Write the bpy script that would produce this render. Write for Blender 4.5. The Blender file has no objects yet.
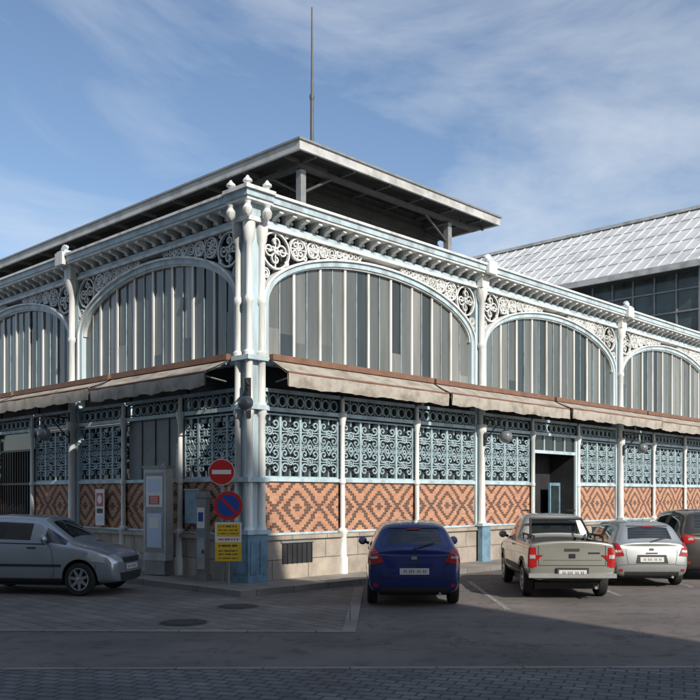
import bpy, bmesh, math, random
from mathutils import Vector, Matrix
from mathutils.bvhtree import BVHTree
random.seed(7)
D=bpy.data
scene=bpy.context.scene
col=scene.collection
# ------------------------------------------------------------ materials
def mat(name,c,rough=.6,metal=0.,var=.12,scale=3.,bump=0.,bscale=40.,coat=0.,spec=.5,streak=False,dirt=None):
    m=D.materials.new(name); m.use_nodes=True
    nt=m.node_tree; N=nt.nodes; K=nt.links
    b=N['Principled BSDF']
    b.inputs['Roughness'].default_value=rough
    b.inputs['Metallic'].default_value=metal
    b.inputs['Coat Weight'].default_value=coat
    b.inputs['Coat Roughness'].default_value=.04
    b.inputs['Specular IOR Level'].default_value=spec
    tc=N.new('ShaderNodeTexCoord')
    vec=tc.outputs['Object']
    if streak:
        mp=N.new('ShaderNodeMapping'); mp.inputs['Scale'].default_value=(1,1,.12)
        K.new(vec,mp.inputs['Vector']); vec=mp.outputs['Vector']
    if var>0:
        n=N.new('ShaderNodeTexNoise'); n.inputs['Scale'].default_value=scale; n.inputs['Detail'].default_value=6; n.inputs['Roughness'].default_value=.65
        K.new(vec,n.inputs['Vector'])
        r=N.new('ShaderNodeValToRGB')
        r.color_ramp.elements[0].position=.3; r.color_ramp.elements[1].position=.72 if dirt is None else .55
        lo=[x*(1-var*1.6) for x in c] if dirt is None else dirt
        hi=[min(1,x*(1+var)) for x in c]
        r.color_ramp.elements[0].color=(*lo,1); r.color_ramp.elements[1].color=(*hi,1)
        K.new(n.outputs['Fac'],r.inputs['Fac']); K.new(r.outputs['Color'],b.inputs['Base Color'])
    else:
        b.inputs['Base Color'].default_value=(*c,1)
    if bump>0:
        n2=N.new('ShaderNodeTexNoise'); n2.inputs['Scale'].default_value=bscale; n2.inputs['Detail'].default_value=4
        K.new(tc.outputs['Object'],n2.inputs['Vector'])
        bp=N.new('ShaderNodeBump'); bp.inputs['Strength'].default_value=bump; bp.inputs['Distance'].default_value=.02
        K.new(n2.outputs['Fac'],bp.inputs['Height']); K.new(bp.outputs['Normal'],b.inputs['Normal'])
    return m
def nodes(m): return m.node_tree.nodes, m.node_tree.links
def mth(N,K,op,a,b=None):
    n=N.new('ShaderNodeMath'); n.operation=op
    for i,x in enumerate((a,b)):
        if x is None: continue
        if isinstance(x,(int,float)): n.inputs[i].default_value=x
        else: K.new(x,n.inputs[i])
    return n.outputs[0]
def mixc(N,K,f,a,b,bt='MIX'):
    n=N.new('ShaderNodeMix'); n.data_type='RGBA'; n.blend_type=bt
    for k,x in ((0,f),(6,a),(7,b)):
        if isinstance(x,(int,float)): n.inputs[k].default_value=x
        elif isinstance(x,tuple): n.inputs[k].default_value=(*x,1)
        else: K.new(x,n.inputs[k])
    return n.outputs[2]

BLUE=mat('iron_paint_blue',(.43,.54,.59),.5,0,.12,2.5,dirt=(.26,.32,.345),streak=True)
BLUED=mat('iron_paint_deep_blue',(.14,.25,.33),.5,0,.2,3,dirt=(.09,.15,.19))
LATB=mat('lattice_paint',(.33,.435,.48),.55,0,.15,2,dirt=(.17,.235,.265))
WHITE=mat('trim_paint_white',(.70,.715,.70),.5,0,.08,3,dirt=(.38,.40,.39),streak=True)
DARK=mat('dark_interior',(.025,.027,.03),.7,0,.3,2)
DGLASS=mat('dark_glass',(.03,.04,.045),.12,0,.3,1.5,spec=.6)
PANES=[mat('pane_%d'%i,c,r,0,.3,1.1,streak=True,spec=.7) for i,(c,r) in enumerate([
   ((.155,.165,.155),.16),((.11,.12,.115),.14),((.045,.055,.054),.10),((.235,.24,.22),.25),((.13,.14,.13),.2)])]
GREYM=mat('grey_metal',(.28,.29,.29),.5,.3,.15,4)
MASTM=mat('mast_metal',(.10,.10,.10),.6,.2,.15,4)
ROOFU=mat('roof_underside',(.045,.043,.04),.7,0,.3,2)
FASC=mat('roof_fascia',(.46,.47,.46),.55,0,.1,1.5,dirt=(.27,.27,.26),streak=False)
ROOFT=mat('roof_zinc',(.30,.32,.34),.5,.4,.2,.7)
ROOFW=mat('nave_roof_metal',(.56,.575,.58),.5,.1,.1,.8,dirt=(.40,.42,.43))
AWN=mat('awning_canvas',(.33,.305,.265),.85,0,.14,2.2,dirt=(.18,.155,.125))
AWNB=mat('awning_edge',(.20,.105,.07),.7,0,.2,3)
GRDOOR=mat('shutter_grey',(.16,.18,.19),.5,0,.15,3)
BLK=mat('black_metal',(.02,.02,.022),.45,0,0)
STUC=mat('stucco',(.48,.44,.37),.85,0,.1,.6)

def brick_mat():
    m=mat('diamond_brickwork',(.5,.2,.1),.85,0,0)
    N,K=nodes(m); b=N['Principled BSDF']
    tc=N.new('ShaderNodeTexCoord'); s=N.new('ShaderNodeSeparateXYZ'); K.new(tc.outputs['Object'],s.inputs[0])
    x,z=s.outputs['X'],s.outputs['Z']
    W0=1.395/20
    qx=mth(N,K,'ADD',mth(N,K,'SNAP',x,W0),W0/2); qz=mth(N,K,'ADD',mth(N,K,'SNAP',z,.06),.03)
    u=mth(N,K,'PINGPONG',qx,.6975)
    v=mth(N,K,'ABSOLUTE',mth(N,K,'SUBTRACT',qz,1.71))
    d=mth(N,K,'ADD',mth(N,K,'DIVIDE',u,.6975),mth(N,K,'DIVIDE',v,.66))
    def band(a,c): return mth(N,K,'MULTIPLY',mth(N,K,'GREATER_THAN',d,a),mth(N,K,'LESS_THAN',d,c))
    pat=mth(N,K,'ADD',mth(N,K,'ADD',band(-1,.20),band(.44,.66)),mth(N,K,'ADD',band(.92,1.12),band(1.42,1.62)))
    cv=N.new('ShaderNodeCombineXYZ'); K.new(x,cv.inputs[0]); K.new(z,cv.inputs[1])
    br=N.new('ShaderNodeTexBrick'); K.new(cv.outputs[0],br.inputs['Vector'])
    br.inputs['Scale'].default_value=1; br.inputs['Brick Width'].default_value=W0*2; br.inputs['Row Height'].default_value=.06
    br.inputs['Mortar Size'].default_value=.005; br.inputs['Color1'].default_value=(.58,.29,.165,1); br.inputs['Color2'].default_value=(.45,.21,.12,1)
    br.inputs['Mortar'].default_value=(.42,.33,.26,1)
    nm=mth(N,K,'SUBTRACT',1.0,br.outputs['Fac'])
    n=N.new('ShaderNodeTexNoise'); n.inputs['Scale'].default_value=1.6; n.inputs['Detail'].default_value=8; n.inputs['Roughness'].default_value=.7; K.new(tc.outputs['Object'],n.inputs['Vector'])
    fadev=mth(N,K,'MULTIPLY',mth(N,K,'ADD',mth(N,K,'MULTIPLY',nm,.35),.65),mth(N,K,'SUBTRACT',1.08,mth(N,K,'MULTIPLY',n.outputs['Fac'],.35)))
    c1=mixc(N,K,mth(N,K,'MULTIPLY',pat,fadev),br.outputs['Color'],(.085,.05,.043))
    c2=mixc(N,K,mth(N,K,'MULTIPLY',n.outputs['Fac'],.4),c1,(.6,.52,.48),'MULTIPLY')
    K.new(c2,b.inputs['Base Color'])
    bp=N.new('ShaderNodeBump'); bp.inputs['Strength'].default_value=.4; bp.inputs['Distance'].default_value=.01
    K.new(nm,bp.inputs['Height']); K.new(bp.outputs['Normal'],b.inputs['Normal'])
    return m
BRICK=brick_mat()
def block_mat(name,c1,c2,mort,bw,rh,ms,axis='xz',rough=.85,noise=.5,rot=0,bump=.5,nscale=.6):
    m=mat(name,c1,rough,0,0); N,K=nodes(m); b=N['Principled BSDF']
    tc=N.new('ShaderNodeTexCoord')
    if axis=='xz':
        s=N.new('ShaderNodeSeparateXYZ'); K.new(tc.outputs['Object'],s.inputs[0])
        cv=N.new('ShaderNodeCombineXYZ'); K.new(s.outputs['X'],cv.inputs[0]); K.new(s.outputs['Z'],cv.inputs[1]); vec=cv.outputs[0]
    else:
        mp=N.new('ShaderNodeMapping'); mp.inputs['Rotation'].default_value=(0,0,rot); K.new(tc.outputs['Object'],mp.inputs['Vector']); vec=mp.outputs[0]
    br=N.new('ShaderNodeTexBrick'); K.new(vec,br.inputs['Vector']); br.inputs['Scale'].default_value=1
    br.inputs['Brick Width'].default_value=bw; br.inputs['Row Height'].default_value=rh; br.inputs['Mortar Size'].default_value=ms
    br.inputs['Color1'].default_value=(*c1,1); br.inputs['Color2'].default_value=(*c2,1); br.inputs['Mortar'].default_value=(*mort,1)
    n=N.new('ShaderNodeTexNoise'); n.inputs['Scale'].default_value=nscale; n.inputs['Detail'].default_value=9; n.inputs['Roughness'].default_value=.7; K.new(tc.outputs['Object'],n.inputs['Vector'])
    r=N.new('ShaderNodeValToRGB'); r.color_ramp.elements[0].position=.35; r.color_ramp.elements[1].position=.65
    r.color_ramp.elements[0].color=(.5,.48,.46,1); r.color_ramp.elements[1].color=(1.1,1.08,1.05,1); K.new(n.outputs['Fac'],r.inputs['Fac'])
    c=mixc(N,K,noise,br.outputs['Color'],r.outputs['Color'],'MULTIPLY')
    K.new(c,b.inputs['Base Color'])
    n3=N.new('ShaderNodeTexNoise'); n3.inputs['Scale'].default_value=30; K.new(tc.outputs['Object'],n3.inputs['Vector'])
    h=mth(N,K,'SUBTRACT',mth(N,K,'MULTIPLY',n3.outputs['Fac'],.4),br.outputs['Fac'])
    bp=N.new('ShaderNodeBump'); bp.inputs['Strength'].default_value=bump; bp.inputs['Distance'].default_value=.012
    K.new(h,bp.inputs['Height']); K.new(bp.outputs['Normal'],b.inputs['Normal'])
    return m
STONE=block_mat('stone_blocks',(.44,.39,.33),(.36,.32,.275),(.17,.15,.13),1.1,.55,.012,noise=.7,nscale=1.5)
SETTS=block_mat('paving_setts',(.17,.175,.185),(.115,.12,.13),(.045,.045,.045),.24,.16,.014,'xy',rot=math.radians(20),noise=.8,nscale=.9)
PAVER=block_mat('paving_slabs',(.22,.20,.185),(.165,.15,.14),(.07,.065,.06),.5,.3,.012,'xy',rot=math.radians(46),noise=.75)
SIDE=block_mat('sidewalk_slabs',(.28,.265,.24),(.23,.22,.20),(.09,.085,.08),.7,.7,.012,'xy',noise=.7)
KERB=block_mat('kerb_stone',(.28,.265,.25),(.22,.21,.20),(.1,.1,.1),1.0,2.0,.012,'xy',noise=.7)
def asphalt():
    m=mat('asphalt',(.06,.06,.06),.88,0,0); N,K=nodes(m); b=N['Principled BSDF']
    tc=N.new('ShaderNodeTexCoord'); v=tc.outputs['Object']
    def noise(s,d=8,r=.6,vv=None):
        n=N.new('ShaderNodeTexNoise'); n.inputs['Scale'].default_value=s; n.inputs['Detail'].default_value=d; n.inputs['Roughness'].default_value=r; K.new(vv or v,n.inputs['Vector']); return n
    n1=noise(.35); r=N.new('ShaderNodeValToRGB'); e=r.color_ramp.elements
    e[0].position=.36; e[0].color=(.092,.083,.079,1); e[1].position=.66; e[1].color=(.18,.158,.145,1); K.new(n1.outputs['Fac'],r.inputs['Fac'])
    n2=noise(90,3); r2=N.new('ShaderNodeValToRGB'); r2.color_ramp.elements[0].color=(.6,.6,.6,1); r2.color_ramp.elements[1].color=(1.35,1.35,1.35,1)
    r2.color_ramp.elements[0].position=.35; r2.color_ramp.elements[1].position=.7; K.new(n2.outputs['Fac'],r2.inputs['Fac'])
    c=mixc(N,K,1.0,r.outputs['Color'],r2.outputs['Color'],'MULTIPLY')
    n4=noise(2.6,5,.6); r4=N.new('ShaderNodeValToRGB'); r4.color_ramp.elements[0].position=.33; r4.color_ramp.elements[0].color=(.62,.62,.62,1); r4.color_ramp.elements[1].position=.46; r4.color_ramp.elements[1].color=(1,1,1,1); K.new(n4.outputs['Fac'],r4.inputs['Fac'])
    c=mixc(N,K,1.0,c,r4.outputs['Color'],'MULTIPLY')
    vo=N.new('ShaderNodeTexVoronoi'); vo.feature='DISTANCE_TO_EDGE'; vo.inputs['Scale'].default_value=.33
    nw=noise(1.2,5); av=N.new('ShaderNodeVectorMath'); av.operation='ADD'; K.new(v,av.inputs[0])
    sc=N.new('ShaderNodeVectorMath'); sc.operation='SCALE'; sc.inputs['Scale'].default_value=1.6; K.new(nw.outputs['Color'],sc.inputs[0]); K.new(sc.outputs[0],av.inputs[1]); K.new(av.outputs[0],vo.inputs['Vector'])
    cr=mth(N,K,'LESS_THAN',vo.outputs['Distance'],.004)
    c=mixc(N,K,mth(N,K,'MULTIPLY',cr,.7),c,(.03,.03,.03))
    K.new(c,b.inputs['Base Color'])
    bp=N.new('ShaderNodeBump'); bp.inputs['Strength'].default_value=.5; bp.inputs['Distance'].default_value=.01; K.new(n2.outputs['Fac'],bp.inputs['Height']); K.new(bp.outputs['Normal'],b.inputs['Normal'])
    return m
ASPH=asphalt()
def worn_paint():
    m=mat('worn_road_paint',(.55,.55,.52),.8,0,0); N,K=nodes(m); b=N['Principled BSDF']
    tc=N.new('ShaderNodeTexCoord'); n=N.new('ShaderNodeTexNoise'); n.inputs['Scale'].default_value=14; n.inputs['Detail'].default_value=8; n.inputs['Roughness'].default_value=.8
    K.new(tc.outputs['Object'],n.inputs['Vector'])
    r=N.new('ShaderNodeValToRGB'); r.color_ramp.elements[0].position=.46; r.color_ramp.elements[1].position=.60
    r.color_ramp.elements[0].color=(.13,.12,.112,1); r.color_ramp.elements[1].color=(.40,.40,.38,1); K.new(n.outputs['Fac'],r.inputs['Fac']); K.new(r.outputs['Color'],b.inputs['Base Color'])
    return m
LINE=worn_paint()

# ------------------------------------------------------------ mesh builder
class MB:
    def __init__(s): s.v=[];s.f=[];s.m=[];s.mats=[]
    def mi(s,m):
        if m not in s.mats: s.mats.append(m)
        return s.mats.index(m)
    def add(s,vs,fs,m):
        o=len(s.v); s.v+=[tuple(p) for p in vs]; k=s.mi(m)
        for f in fs: s.f.append([i+o for i in f]); s.m.append(k)
    def box(s,x0,x1,y0,y1,z0,z1,m):
        s.add([(x0,y0,z0),(x1,y0,z0),(x1,y1,z0),(x0,y1,z0),(x0,y0,z1),(x1,y0,z1),(x1,y1,z1),(x0,y1,z1)],
          [(0,3,2,1),(4,5,6,7),(0,1,5,4),(1,2,6,5),(2,3,7,6),(3,0,4,7)],m)
    def prism(s,pts,y0,y1,m):
        n=len(pts); vs=[(x,y0,z) for x,z in pts]+[(x,y1,z) for x,z in pts]
        s.add(vs,[tuple(range(n)),tuple(range(2*n-1,n-1,-1))]+[(i,n+i,n+(i+1)%n,(i+1)%n) for i in range(n)],m)
    def prismx(s,pts,x0,x1,m):
        n=len(pts); vs=[(x0,y,z) for y,z in pts]+[(x1,y,z) for y,z in pts]
        s.add(vs,[tuple(range(n)),tuple(range(2*n-1,n-1,-1))]+[(i,n+i,n+(i+1)%n,(i+1)%n) for i in range(n)],m)
    def strip(s,pts,w,y0,y1,m,closed=False):
        n=len(pts); vs=[]
        for i,(x,z) in enumerate(pts):
            if closed: a=pts[i-1]; b=pts[(i+1)%n]
            else: a=pts[max(0,i-1)]; b=pts[min(n-1,i+1)]
            dx,dz=b[0]-a[0],b[1]-a[1]; l=math.hypot(dx,dz) or 1; nx,nz=-dz/l*w/2,dx/l*w/2
            vs+=[(x+nx,y0,z+nz),(x-nx,y0,z-nz),(x-nx,y1,z-nz),(x+nx,y1,z+nz)]
        fs=[]
        for i in range(n if closed else n-1):
            a=4*i;b=4*((i+1)%n)
            for k in range(4): fs.append((a+k,a+(k+1)%4,b+(k+1)%4,b+k))
        if not closed: fs+=[(0,3,2,1),(4*n-4,4*n-3,4*n-2,4*n-1)]
        s.add(vs,fs,m)
    def cyl(s,p0,p1,r0,r1,n,m):
        p0=Vector(p0);p1=Vector(p1);d=(p1-p0).normalized()
        a=d.orthogonal().normalized(); b=d.cross(a); vs=[]
        for p,r in((p0,r0),(p1,r1)):
            for i in range(n):
                t=2*math.pi*i/n; vs.append(p+a*math.cos(t)*r+b*math.sin(t)*r)
        s.add(vs,[(i,(i+1)%n,n+(i+1)%n,n+i) for i in range(n)]+[tuple(range(n-1,-1,-1)),tuple(range(n,2*n))],m)
    def lathe(s,c,prof,n,m,axis='z',caps=True):
        vs=[];k=len(prof)
        for r,h in prof:
            for i in range(n):
                t=2*math.pi*i/n; a,b=r*math.cos(t),r*math.sin(t)
                if axis=='z': vs.append((c[0]+a,c[1]+b,c[2]+h))
                elif axis=='x': vs.append((c[0]+h,c[1]+a,c[2]+b))
                else: vs.append((c[0]+a,c[1]+h,c[2]+b))
        fs=[(j*n+i,j*n+(i+1)%n,(j+1)*n+(i+1)%n,(j+1)*n+i) for j in range(k-1) for i in range(n)]
        if caps: fs+=[tuple(range(n-1,-1,-1)),tuple(range((k-1)*n,k*n))]
        s.add(vs,fs,m)
    def mesh(s,name,smooth=35,recalc=True):
        me=D.meshes.new(name); me.from_pydata(s.v,[],s.f)
        for m in s.mats: me.materials.append(m)
        me.polygons.foreach_set('material_index',s.m)
        if recalc:
            bm=bmesh.new(); bm.from_mesh(me); bmesh.ops.recalc_face_normals(bm,faces=bm.faces); bm.to_mesh(me); bm.free()
        if smooth:
            me.polygons.foreach_set('use_smooth',[True]*len(me.polygons)); me.set_sharp_from_angle(angle=math.radians(smooth))
        me.update(); return me
    def obj(s,name,parent=None,**k):
        o=D.objects.new(name,s.mesh(name,**k)); col.objects.link(o)
        if parent: o.parent=parent
        return o
def empty(name,loc=(0,0,0),rot=0,parent=None):
    e=D.objects.new(name,None); col.objects.link(e); e.location=loc; e.rotation_euler=(0,0,rot); e.empty_display_size=.3
    if parent: e.parent=parent
    return e
def circ(cx,cz,r,n=20,a0=0): return [(cx+r*math.cos(a0+2*math.pi*i/n),cz+r*math.sin(a0+2*math.pi*i/n)) for i in range(n)]
def spiral(cx,cz,r,turns,a0,sg=1,n=None,rin=.12):
    n=n or int(16*turns)+2
    return [(cx+r*(1-(1-rin)*t)*math.cos(a0+sg*2*math.pi*turns*t),cz+r*(1-(1-rin)*t)*math.sin(a0+sg*2*math.pi*turns*t)) for t in [i/(n-1) for i in range(n)]]

# ------------------------------------------------------------ frame
C=Vector((-2.17,19.2,0)); TH=math.atan2(.721,.693)
dR=Vector((math.cos(TH),math.sin(TH),0)); dL=Vector((-math.sin(TH),math.cos(TH),0))
def W(a,b,z=0): return C+dR*a+dL*b+Vector((0,0,z))
hall=empty('market_hall',C,TH)

def lattice_mesh(w,h):
    g=MB(); y0,y1=-.02,.02; m=LATB; c=w/2
    g.box(0,.035,-.03,.03,0,h,m); g.box(w-.035,w,-.03,.03,0,h,m)
    g.box(.035,w-.035,-.028,.028,0,.04,m); g.box(.035,w-.035,-.028,.028,h-.04,h,m)
    t=.026
    for zc,sz in ((h*.27,1),(h*.73,-1)):
        g.strip(circ(c,zc,w*.13,14),t,y0,y1,m,True)
        g.strip(circ(c,zc,w*.05,8),t*.8,y0+.004,y1+.004,m,True)
        for sx in (-1,1):
            for s2 in (-1,1):
                cx=c+sx*w*.27; cz=zc+s2*h*.115
                a0=math.atan2(-s2,-sx)
                g.strip(spiral(cx,cz,w*.19,1.25,a0,sx*s2),t,y0+.002*sx,y1+.002*s2,m)
            g.strip([(c+sx*w*.13,zc),(c+sx*w*.3,zc),(c+sx*w*.44,zc)],t*.8,y0+.006,y1-.006,m)
    g.strip([(c,h*.5-.17),(c+.13,h*.5),(c,h*.5+.17),(c-.13,h*.5)],t,y0-.004,y1,m,True)
    g.strip(circ(c,h*.5,.05,10),.03,y0+.003,y1-.003,m,True)
    for sx in(-1,1):
        g.strip([(c+sx*.13,h*.5),(c+sx*w*.45,h*.5)],t,y0+.005,y1-.002,m)
        g.strip(circ(c+sx*w*.33,h*.5,w*.09,10),t*.8,y0+.001,y1+.003,m,True)
    for z in (.04,h-.17): g.strip([(c,z),(c,z+.13)],t,y0+.007,y1+.006,m)
    return g.mesh('ornamental_lattice')
def transom_mesh(w,h):
    g=MB(); m=LATB
    n=max(1,round(w/.3)); p=w/n
    for i in range(n):
        g.strip(circ(p*(i+.5),h/2,min(p,h)*.40,12),.03,-.02,.02,m,True)
        g.box(p*i-.012,p*i+.012,-.025,.025,0,h,m)
    return g.mesh('transom_lattice')

Z1,Z2,Z3,Z4,ZS,ZSP,RISE=1.1,2.3,3.86,4.28,5.0,6.3,1.42
def facade(name,rot,sgn,bay,n,special,vents=(),awns=()):
    root=empty(name,(0,0,0),rot,hall)
    wall=MB(); iron=MB(); win=MB(); orn=MB(); corn=MB()
    th=bay/3; pw=.16
    nsub=4
    lat=lattice_mesh((th-.20)/nsub,Z3-Z2-.12); tra=transom_mesh(th-.16,Z4-Z3-.1)
    for i in range(n):
        lo=sgn*bay*i; hi=sgn*bay*(i+1); xa,xb=min(lo,hi),max(lo,hi)
        ea=.27 if (i==0 and sgn>0) else pw; eb=.27 if (i==0 and sgn<0) else pw
        for k in range(3):
            a=lo+sgn*th*k; b=lo+sgn*th*(k+1); x0,x1=min(a,b),max(a,b)
            x0i=x0+(.27 if (i==0 and k==0 and sgn>0) else .06); x1i=x1-(.27 if (i==0 and k==0 and sgn<0) else .06)
            sp=special.get((i,k))
            if sp=='door':
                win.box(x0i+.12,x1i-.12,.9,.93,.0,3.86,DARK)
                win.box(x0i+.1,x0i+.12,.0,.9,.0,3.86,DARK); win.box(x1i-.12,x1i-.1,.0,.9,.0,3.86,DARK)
                iron.box(x0i,x0i+.1,-.06,.05,0.02,3.86,BLUE); iron.box(x1i-.1,x1i,-.06,.05,0.02,3.86,BLUE)
                iron.box(x0i+.1,x1i-.1,-.04,.04,3.3,3.4,BLUE)
                win.box(x0i+.1,x1i-.1,.02,.04,3.4,3.86,DGLASS)
                for q in range(1,4):
                    xx=x0i+.1+(x1i-x0i-.2)*q/4; iron.box(xx-.02,xx+.02,-.02,.05,3.4,3.86,BLUE)
                xm=(x0i+x1i)/2
                for (u0,u1) in ((x0i+.14,xm-.5),(xm+.55,x1i-.14)):
                    iron.box(u0,u1,.50,.55,.14,.9,BLUED)
                    for e in (u0,u1-.06): iron.box(e,e+.06,.49,.56,.9,2.3,BLUED)
                    iron.box(u0,u1,.49,.56,2.3,2.4,BLUED); win.box(u0+.06,u1-.06,.52,.54,.9,2.3,DGLASS)
            elif sp=='grille':
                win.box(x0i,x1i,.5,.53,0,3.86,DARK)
                q=x0i+.05
                while q<x1i: iron.box(q,q+.03,-.02,.02,.05,3.3,BLK); q+=.16
                for z in (.1,1.2,2.3,3.3): iron.box(x0i,x1i,-.03,.03,z,z+.06,BLK)
                win.box(x0i,x1i,.03,.05,3.36,3.86,DGLASS)
            else:
                wall.box(x0,x1,-.10,.25,0,Z1-.10,STONE)
                wall.box(x0,x1,-.16,.25,Z1-.10,Z1,STONE)
                wall.box(x0i,x1i,.0,.2,Z1,Z2,BRICK)
                if sp=='plain':
                    win.box(x0i,x1i,.06,.1,Z2+.05,Z3,GRDOOR)
                    for q in range(1,4):
                        xx=x0i+(x1i-x0i)*q/4; iron.box(xx-.015,xx+.015,.03,.07,Z2+.05,Z3,GRDOOR)
                else:
                    win.box(x0i,x1i,.14,.17,Z2,Z3,DGLASS)
                    pwid=(th-.20)/nsub
                    full=(x1i-x0i)
                    scl=full/(th-.20)
                    for q in range(nsub):
                        o=D.objects.new('lattice_panel',lat); col.objects.link(o); o.parent=root
                        o.location=(x0i+q*pwid*scl,.03,Z2+.08); o.scale=(scl,1,1)
                iron.box(x0i,x1i,-.05,.06,Z2,Z2+.08,BLUE)
                iron.box(x0i,x1i,-.035,.03,Z1,Z1+.05,BLUE)
            if (i,k) in vents:
                vx=(x0+x1)/2-.1; wall.box(vx-.45,vx+.45,-.105,-.09,.45,.92,DARK)
                for q in range(7): iron.box(vx-.45+q*.15-.01,vx-.45+q*.15+.01,-.125,-.107,.45,.92,BLK)
                iron.box(vx-.5,vx+.5,-.13,-.104,.92,.97,GREYM)
            iron.box(x0i,x1i,-.07,.08,Z3,Z3+.09,BLUE)
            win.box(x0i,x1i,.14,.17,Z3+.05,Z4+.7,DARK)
            o=D.objects.new('transom_lattice',tra); col.objects.link(o); o.parent=root
            o.location=(x0i,.03,Z3+.09); o.scale=((x1i-x0i)/(th-.16),1,1)
            iron.box(x0i,x1i,-.06,.08,Z4,Z4+.08,BLUE)
            if k<2:
                xc=b
                iron.lathe((xc,-.08,0),[(.13,0),(.13,.5),(.10,.55),(.10,1.05),(.12,1.08),(.12,1.16),(.062,1.22),(.058,2.25),(.08,2.28),(.08,2.36),(.056,2.40),(.055,3.65),(.075,3.70),(.075,3.76),(.11,3.86),(.11,3.95),(.05,3.98),(.05,4.3)],14,WHITE)
        iron.box(xa+ea,xb-eb,-.1,.1,ZS-.14,ZS+.02,BLUE)
        iron.box(xa+ea,xb-eb,-.13,-.1,ZS-.03,ZS+.02,WHITE)
        cx=(xa+ea+xb-eb)/2; hw=(xb-eb-xa-ea)/2-.04; 
        def zt(x,d=0):
            q=(x-cx)/(hw-d)
            return ZSP+(RISE-d)*math.sqrt(max(0,1-q*q))
        def arc(d,nn=40):
            return [(cx-(hw-d)*math.cos(math.pi*j/nn),ZSP+(RISE-d)*math.sin(math.pi*j/nn)) for j in range(nn+1)]
        iron.strip([(cx-hw+.09,ZS+.02)]+arc(.09)+[(cx+hw-.09,ZS+.02)],.15,-.07,.12,BLUE)
        iron.strip([(cx-hw+.015,ZS+.02)]+arc(.015)+[(cx+hw-.015,ZS+.02)],.05,-.12,.10,WHITE)
        iron.strip(arc(.185),.04,-.03,.11,WHITE)
        npn=9 if sgn>0 else 8
        wx=(2*(hw-.16))/npn
        for j in range(npn):
            l=cx-(hw-.16)+j*wx; r=l+wx; xm=(l+r)/2
            for (l2,r2) in ((l,xm),(xm,r)):
                pts=[(l2,ZS+.02)]+[(r2,ZS+.02)]+[(l2+(r2-l2)*t,zt(l2+(r2-l2)*t,.15)) for t in (1,.75,.5,.25,0)]
                rr=random.random()
                pm=PANES[0 if rr<.33 else 1 if rr<.6 else 2 if rr<.74 else 3 if rr<.85 else 4]
                dy=random.uniform(-.006,.006); tw=random.uniform(-.006,.006)
                vs=[(x,.06+dy+(tw if x>l2+.01 else -tw),z) for x,z in pts]; win.add(vs,[tuple(range(len(vs)))],pm)
                if random.random()<.16:
                    zz=random.uniform(ZS+.3,ZSP-.2); win.box(l2+.02,r2-.02,.042,.046,ZS+.02,zz,PANES[random.choice((2,3,1))])
            if j>0:
                iron.box(l-.034,l+.034,.012,.052,ZS+.02,zt(l,.13),WHITE)
            iron.box(xm-.010,xm+.010,.032,.05,ZS+.02,zt(xm,.14),LATB)
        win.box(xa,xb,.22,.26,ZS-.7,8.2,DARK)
        ztop=7.86
        outer=arc(0,80)
        for sx in (-1,1):
            xp=(xa+ea) if sx<0 else (xb-eb)
            def fit(xc,zmax):
                r=.02
                while r<.6:
                    zc=zmax-r
                    if min(math.hypot(xc-px,zc-pz) for px,pz in outer)<r+.05: break
                    r+=.01
                return r
            r=.05
            while r<.6:
                xc=xp-sx*(r+.02); 
                if fit(xc,ztop)<r: break
                r+=.01
            cnt=0
            lst=[(xc,ztop-r,r)]
            while cnt<9 and r>.06:
                best=None; st=xc
                while True:
                    st-=sx*.015
                    r2=fit(st,ztop)
                    if math.hypot(st-xc,r-r2)>=r+r2: best=(st,r2); break
                    if abs(st-cx)<.3: break
                if not best: break
                xc,r=best; lst.append((xc,ztop-r,r)); cnt+=1
            zz=lst[0][1]-lst[0][2]
            for _ in range(3):
                r=.3
                while r>.04:
                    xc=xp-sx*(r+.02); zc=zz-r
                    if min(math.hypot(xc-px,zc-pz) for px,pz in outer)>=r+.04: break
                    r-=.01
                lst.append((xc,zc,r)); zz=zc-r
            for q,(xc,zc,r) in enumerate(lst):
                if r<.05: continue
                wv=.04 if r>.15 else .028
                orn.strip(circ(xc,zc,r-.02,24),wv,-.05,.02,WHITE,True)
                if r>.14:
                    for a in range(4):
                        t0=a*math.pi/2+.78*(q%2); 
                        orn.strip(spiral(xc+r*.45*math.cos(t0),zc+r*.45*math.sin(t0),r*.36,1.2,t0+2.4,1 if a%2 else -1,n=16,rin=.2),wv*.75,-.045+.001*a,.01,WHITE)
                    orn.strip(circ(xc,zc,r*.14,8),wv*.8,-.055,.012,WHITE,True)
                    orn.strip([(xc-r*.9,zc),(xc+r*.9,zc)],wv*.6,-.03,.0,WHITE); orn.strip([(xc,zc-r*.9),(xc,zc+r*.9)],wv*.6,-.032,.0,WHITE)
                elif r>.08: orn.strip(circ(xc,zc,r*.45,10),.025,-.04,.01,WHITE,True)
            for (p,q) in zip(lst[:6],lst[1:7]):
                mx,mz=(p[0]+q[0])/2,(p[1]-p[2]+q[1]-q[2])/2
                orn.strip(circ(mx,mz+.03,.045,7),.03,-.035,.004,WHITE,True)
                orn.strip(circ(mx,ztop-.05,.035,7),.025,-.035,.004,WHITE,True)
        x0,x1=xa+(ea if ea>.2 else 0),xb-(eb if eb>.2 else 0)
        corn.box(x0,x1,-.12,.2,7.86,7.93,WHITE); corn.box(x0,x1,-.09,.2,7.93,8.04,BLUE)
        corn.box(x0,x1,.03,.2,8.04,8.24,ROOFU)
        nb=int(round((xb-xa)/.40)); p=(xb-xa)/nb
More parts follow.
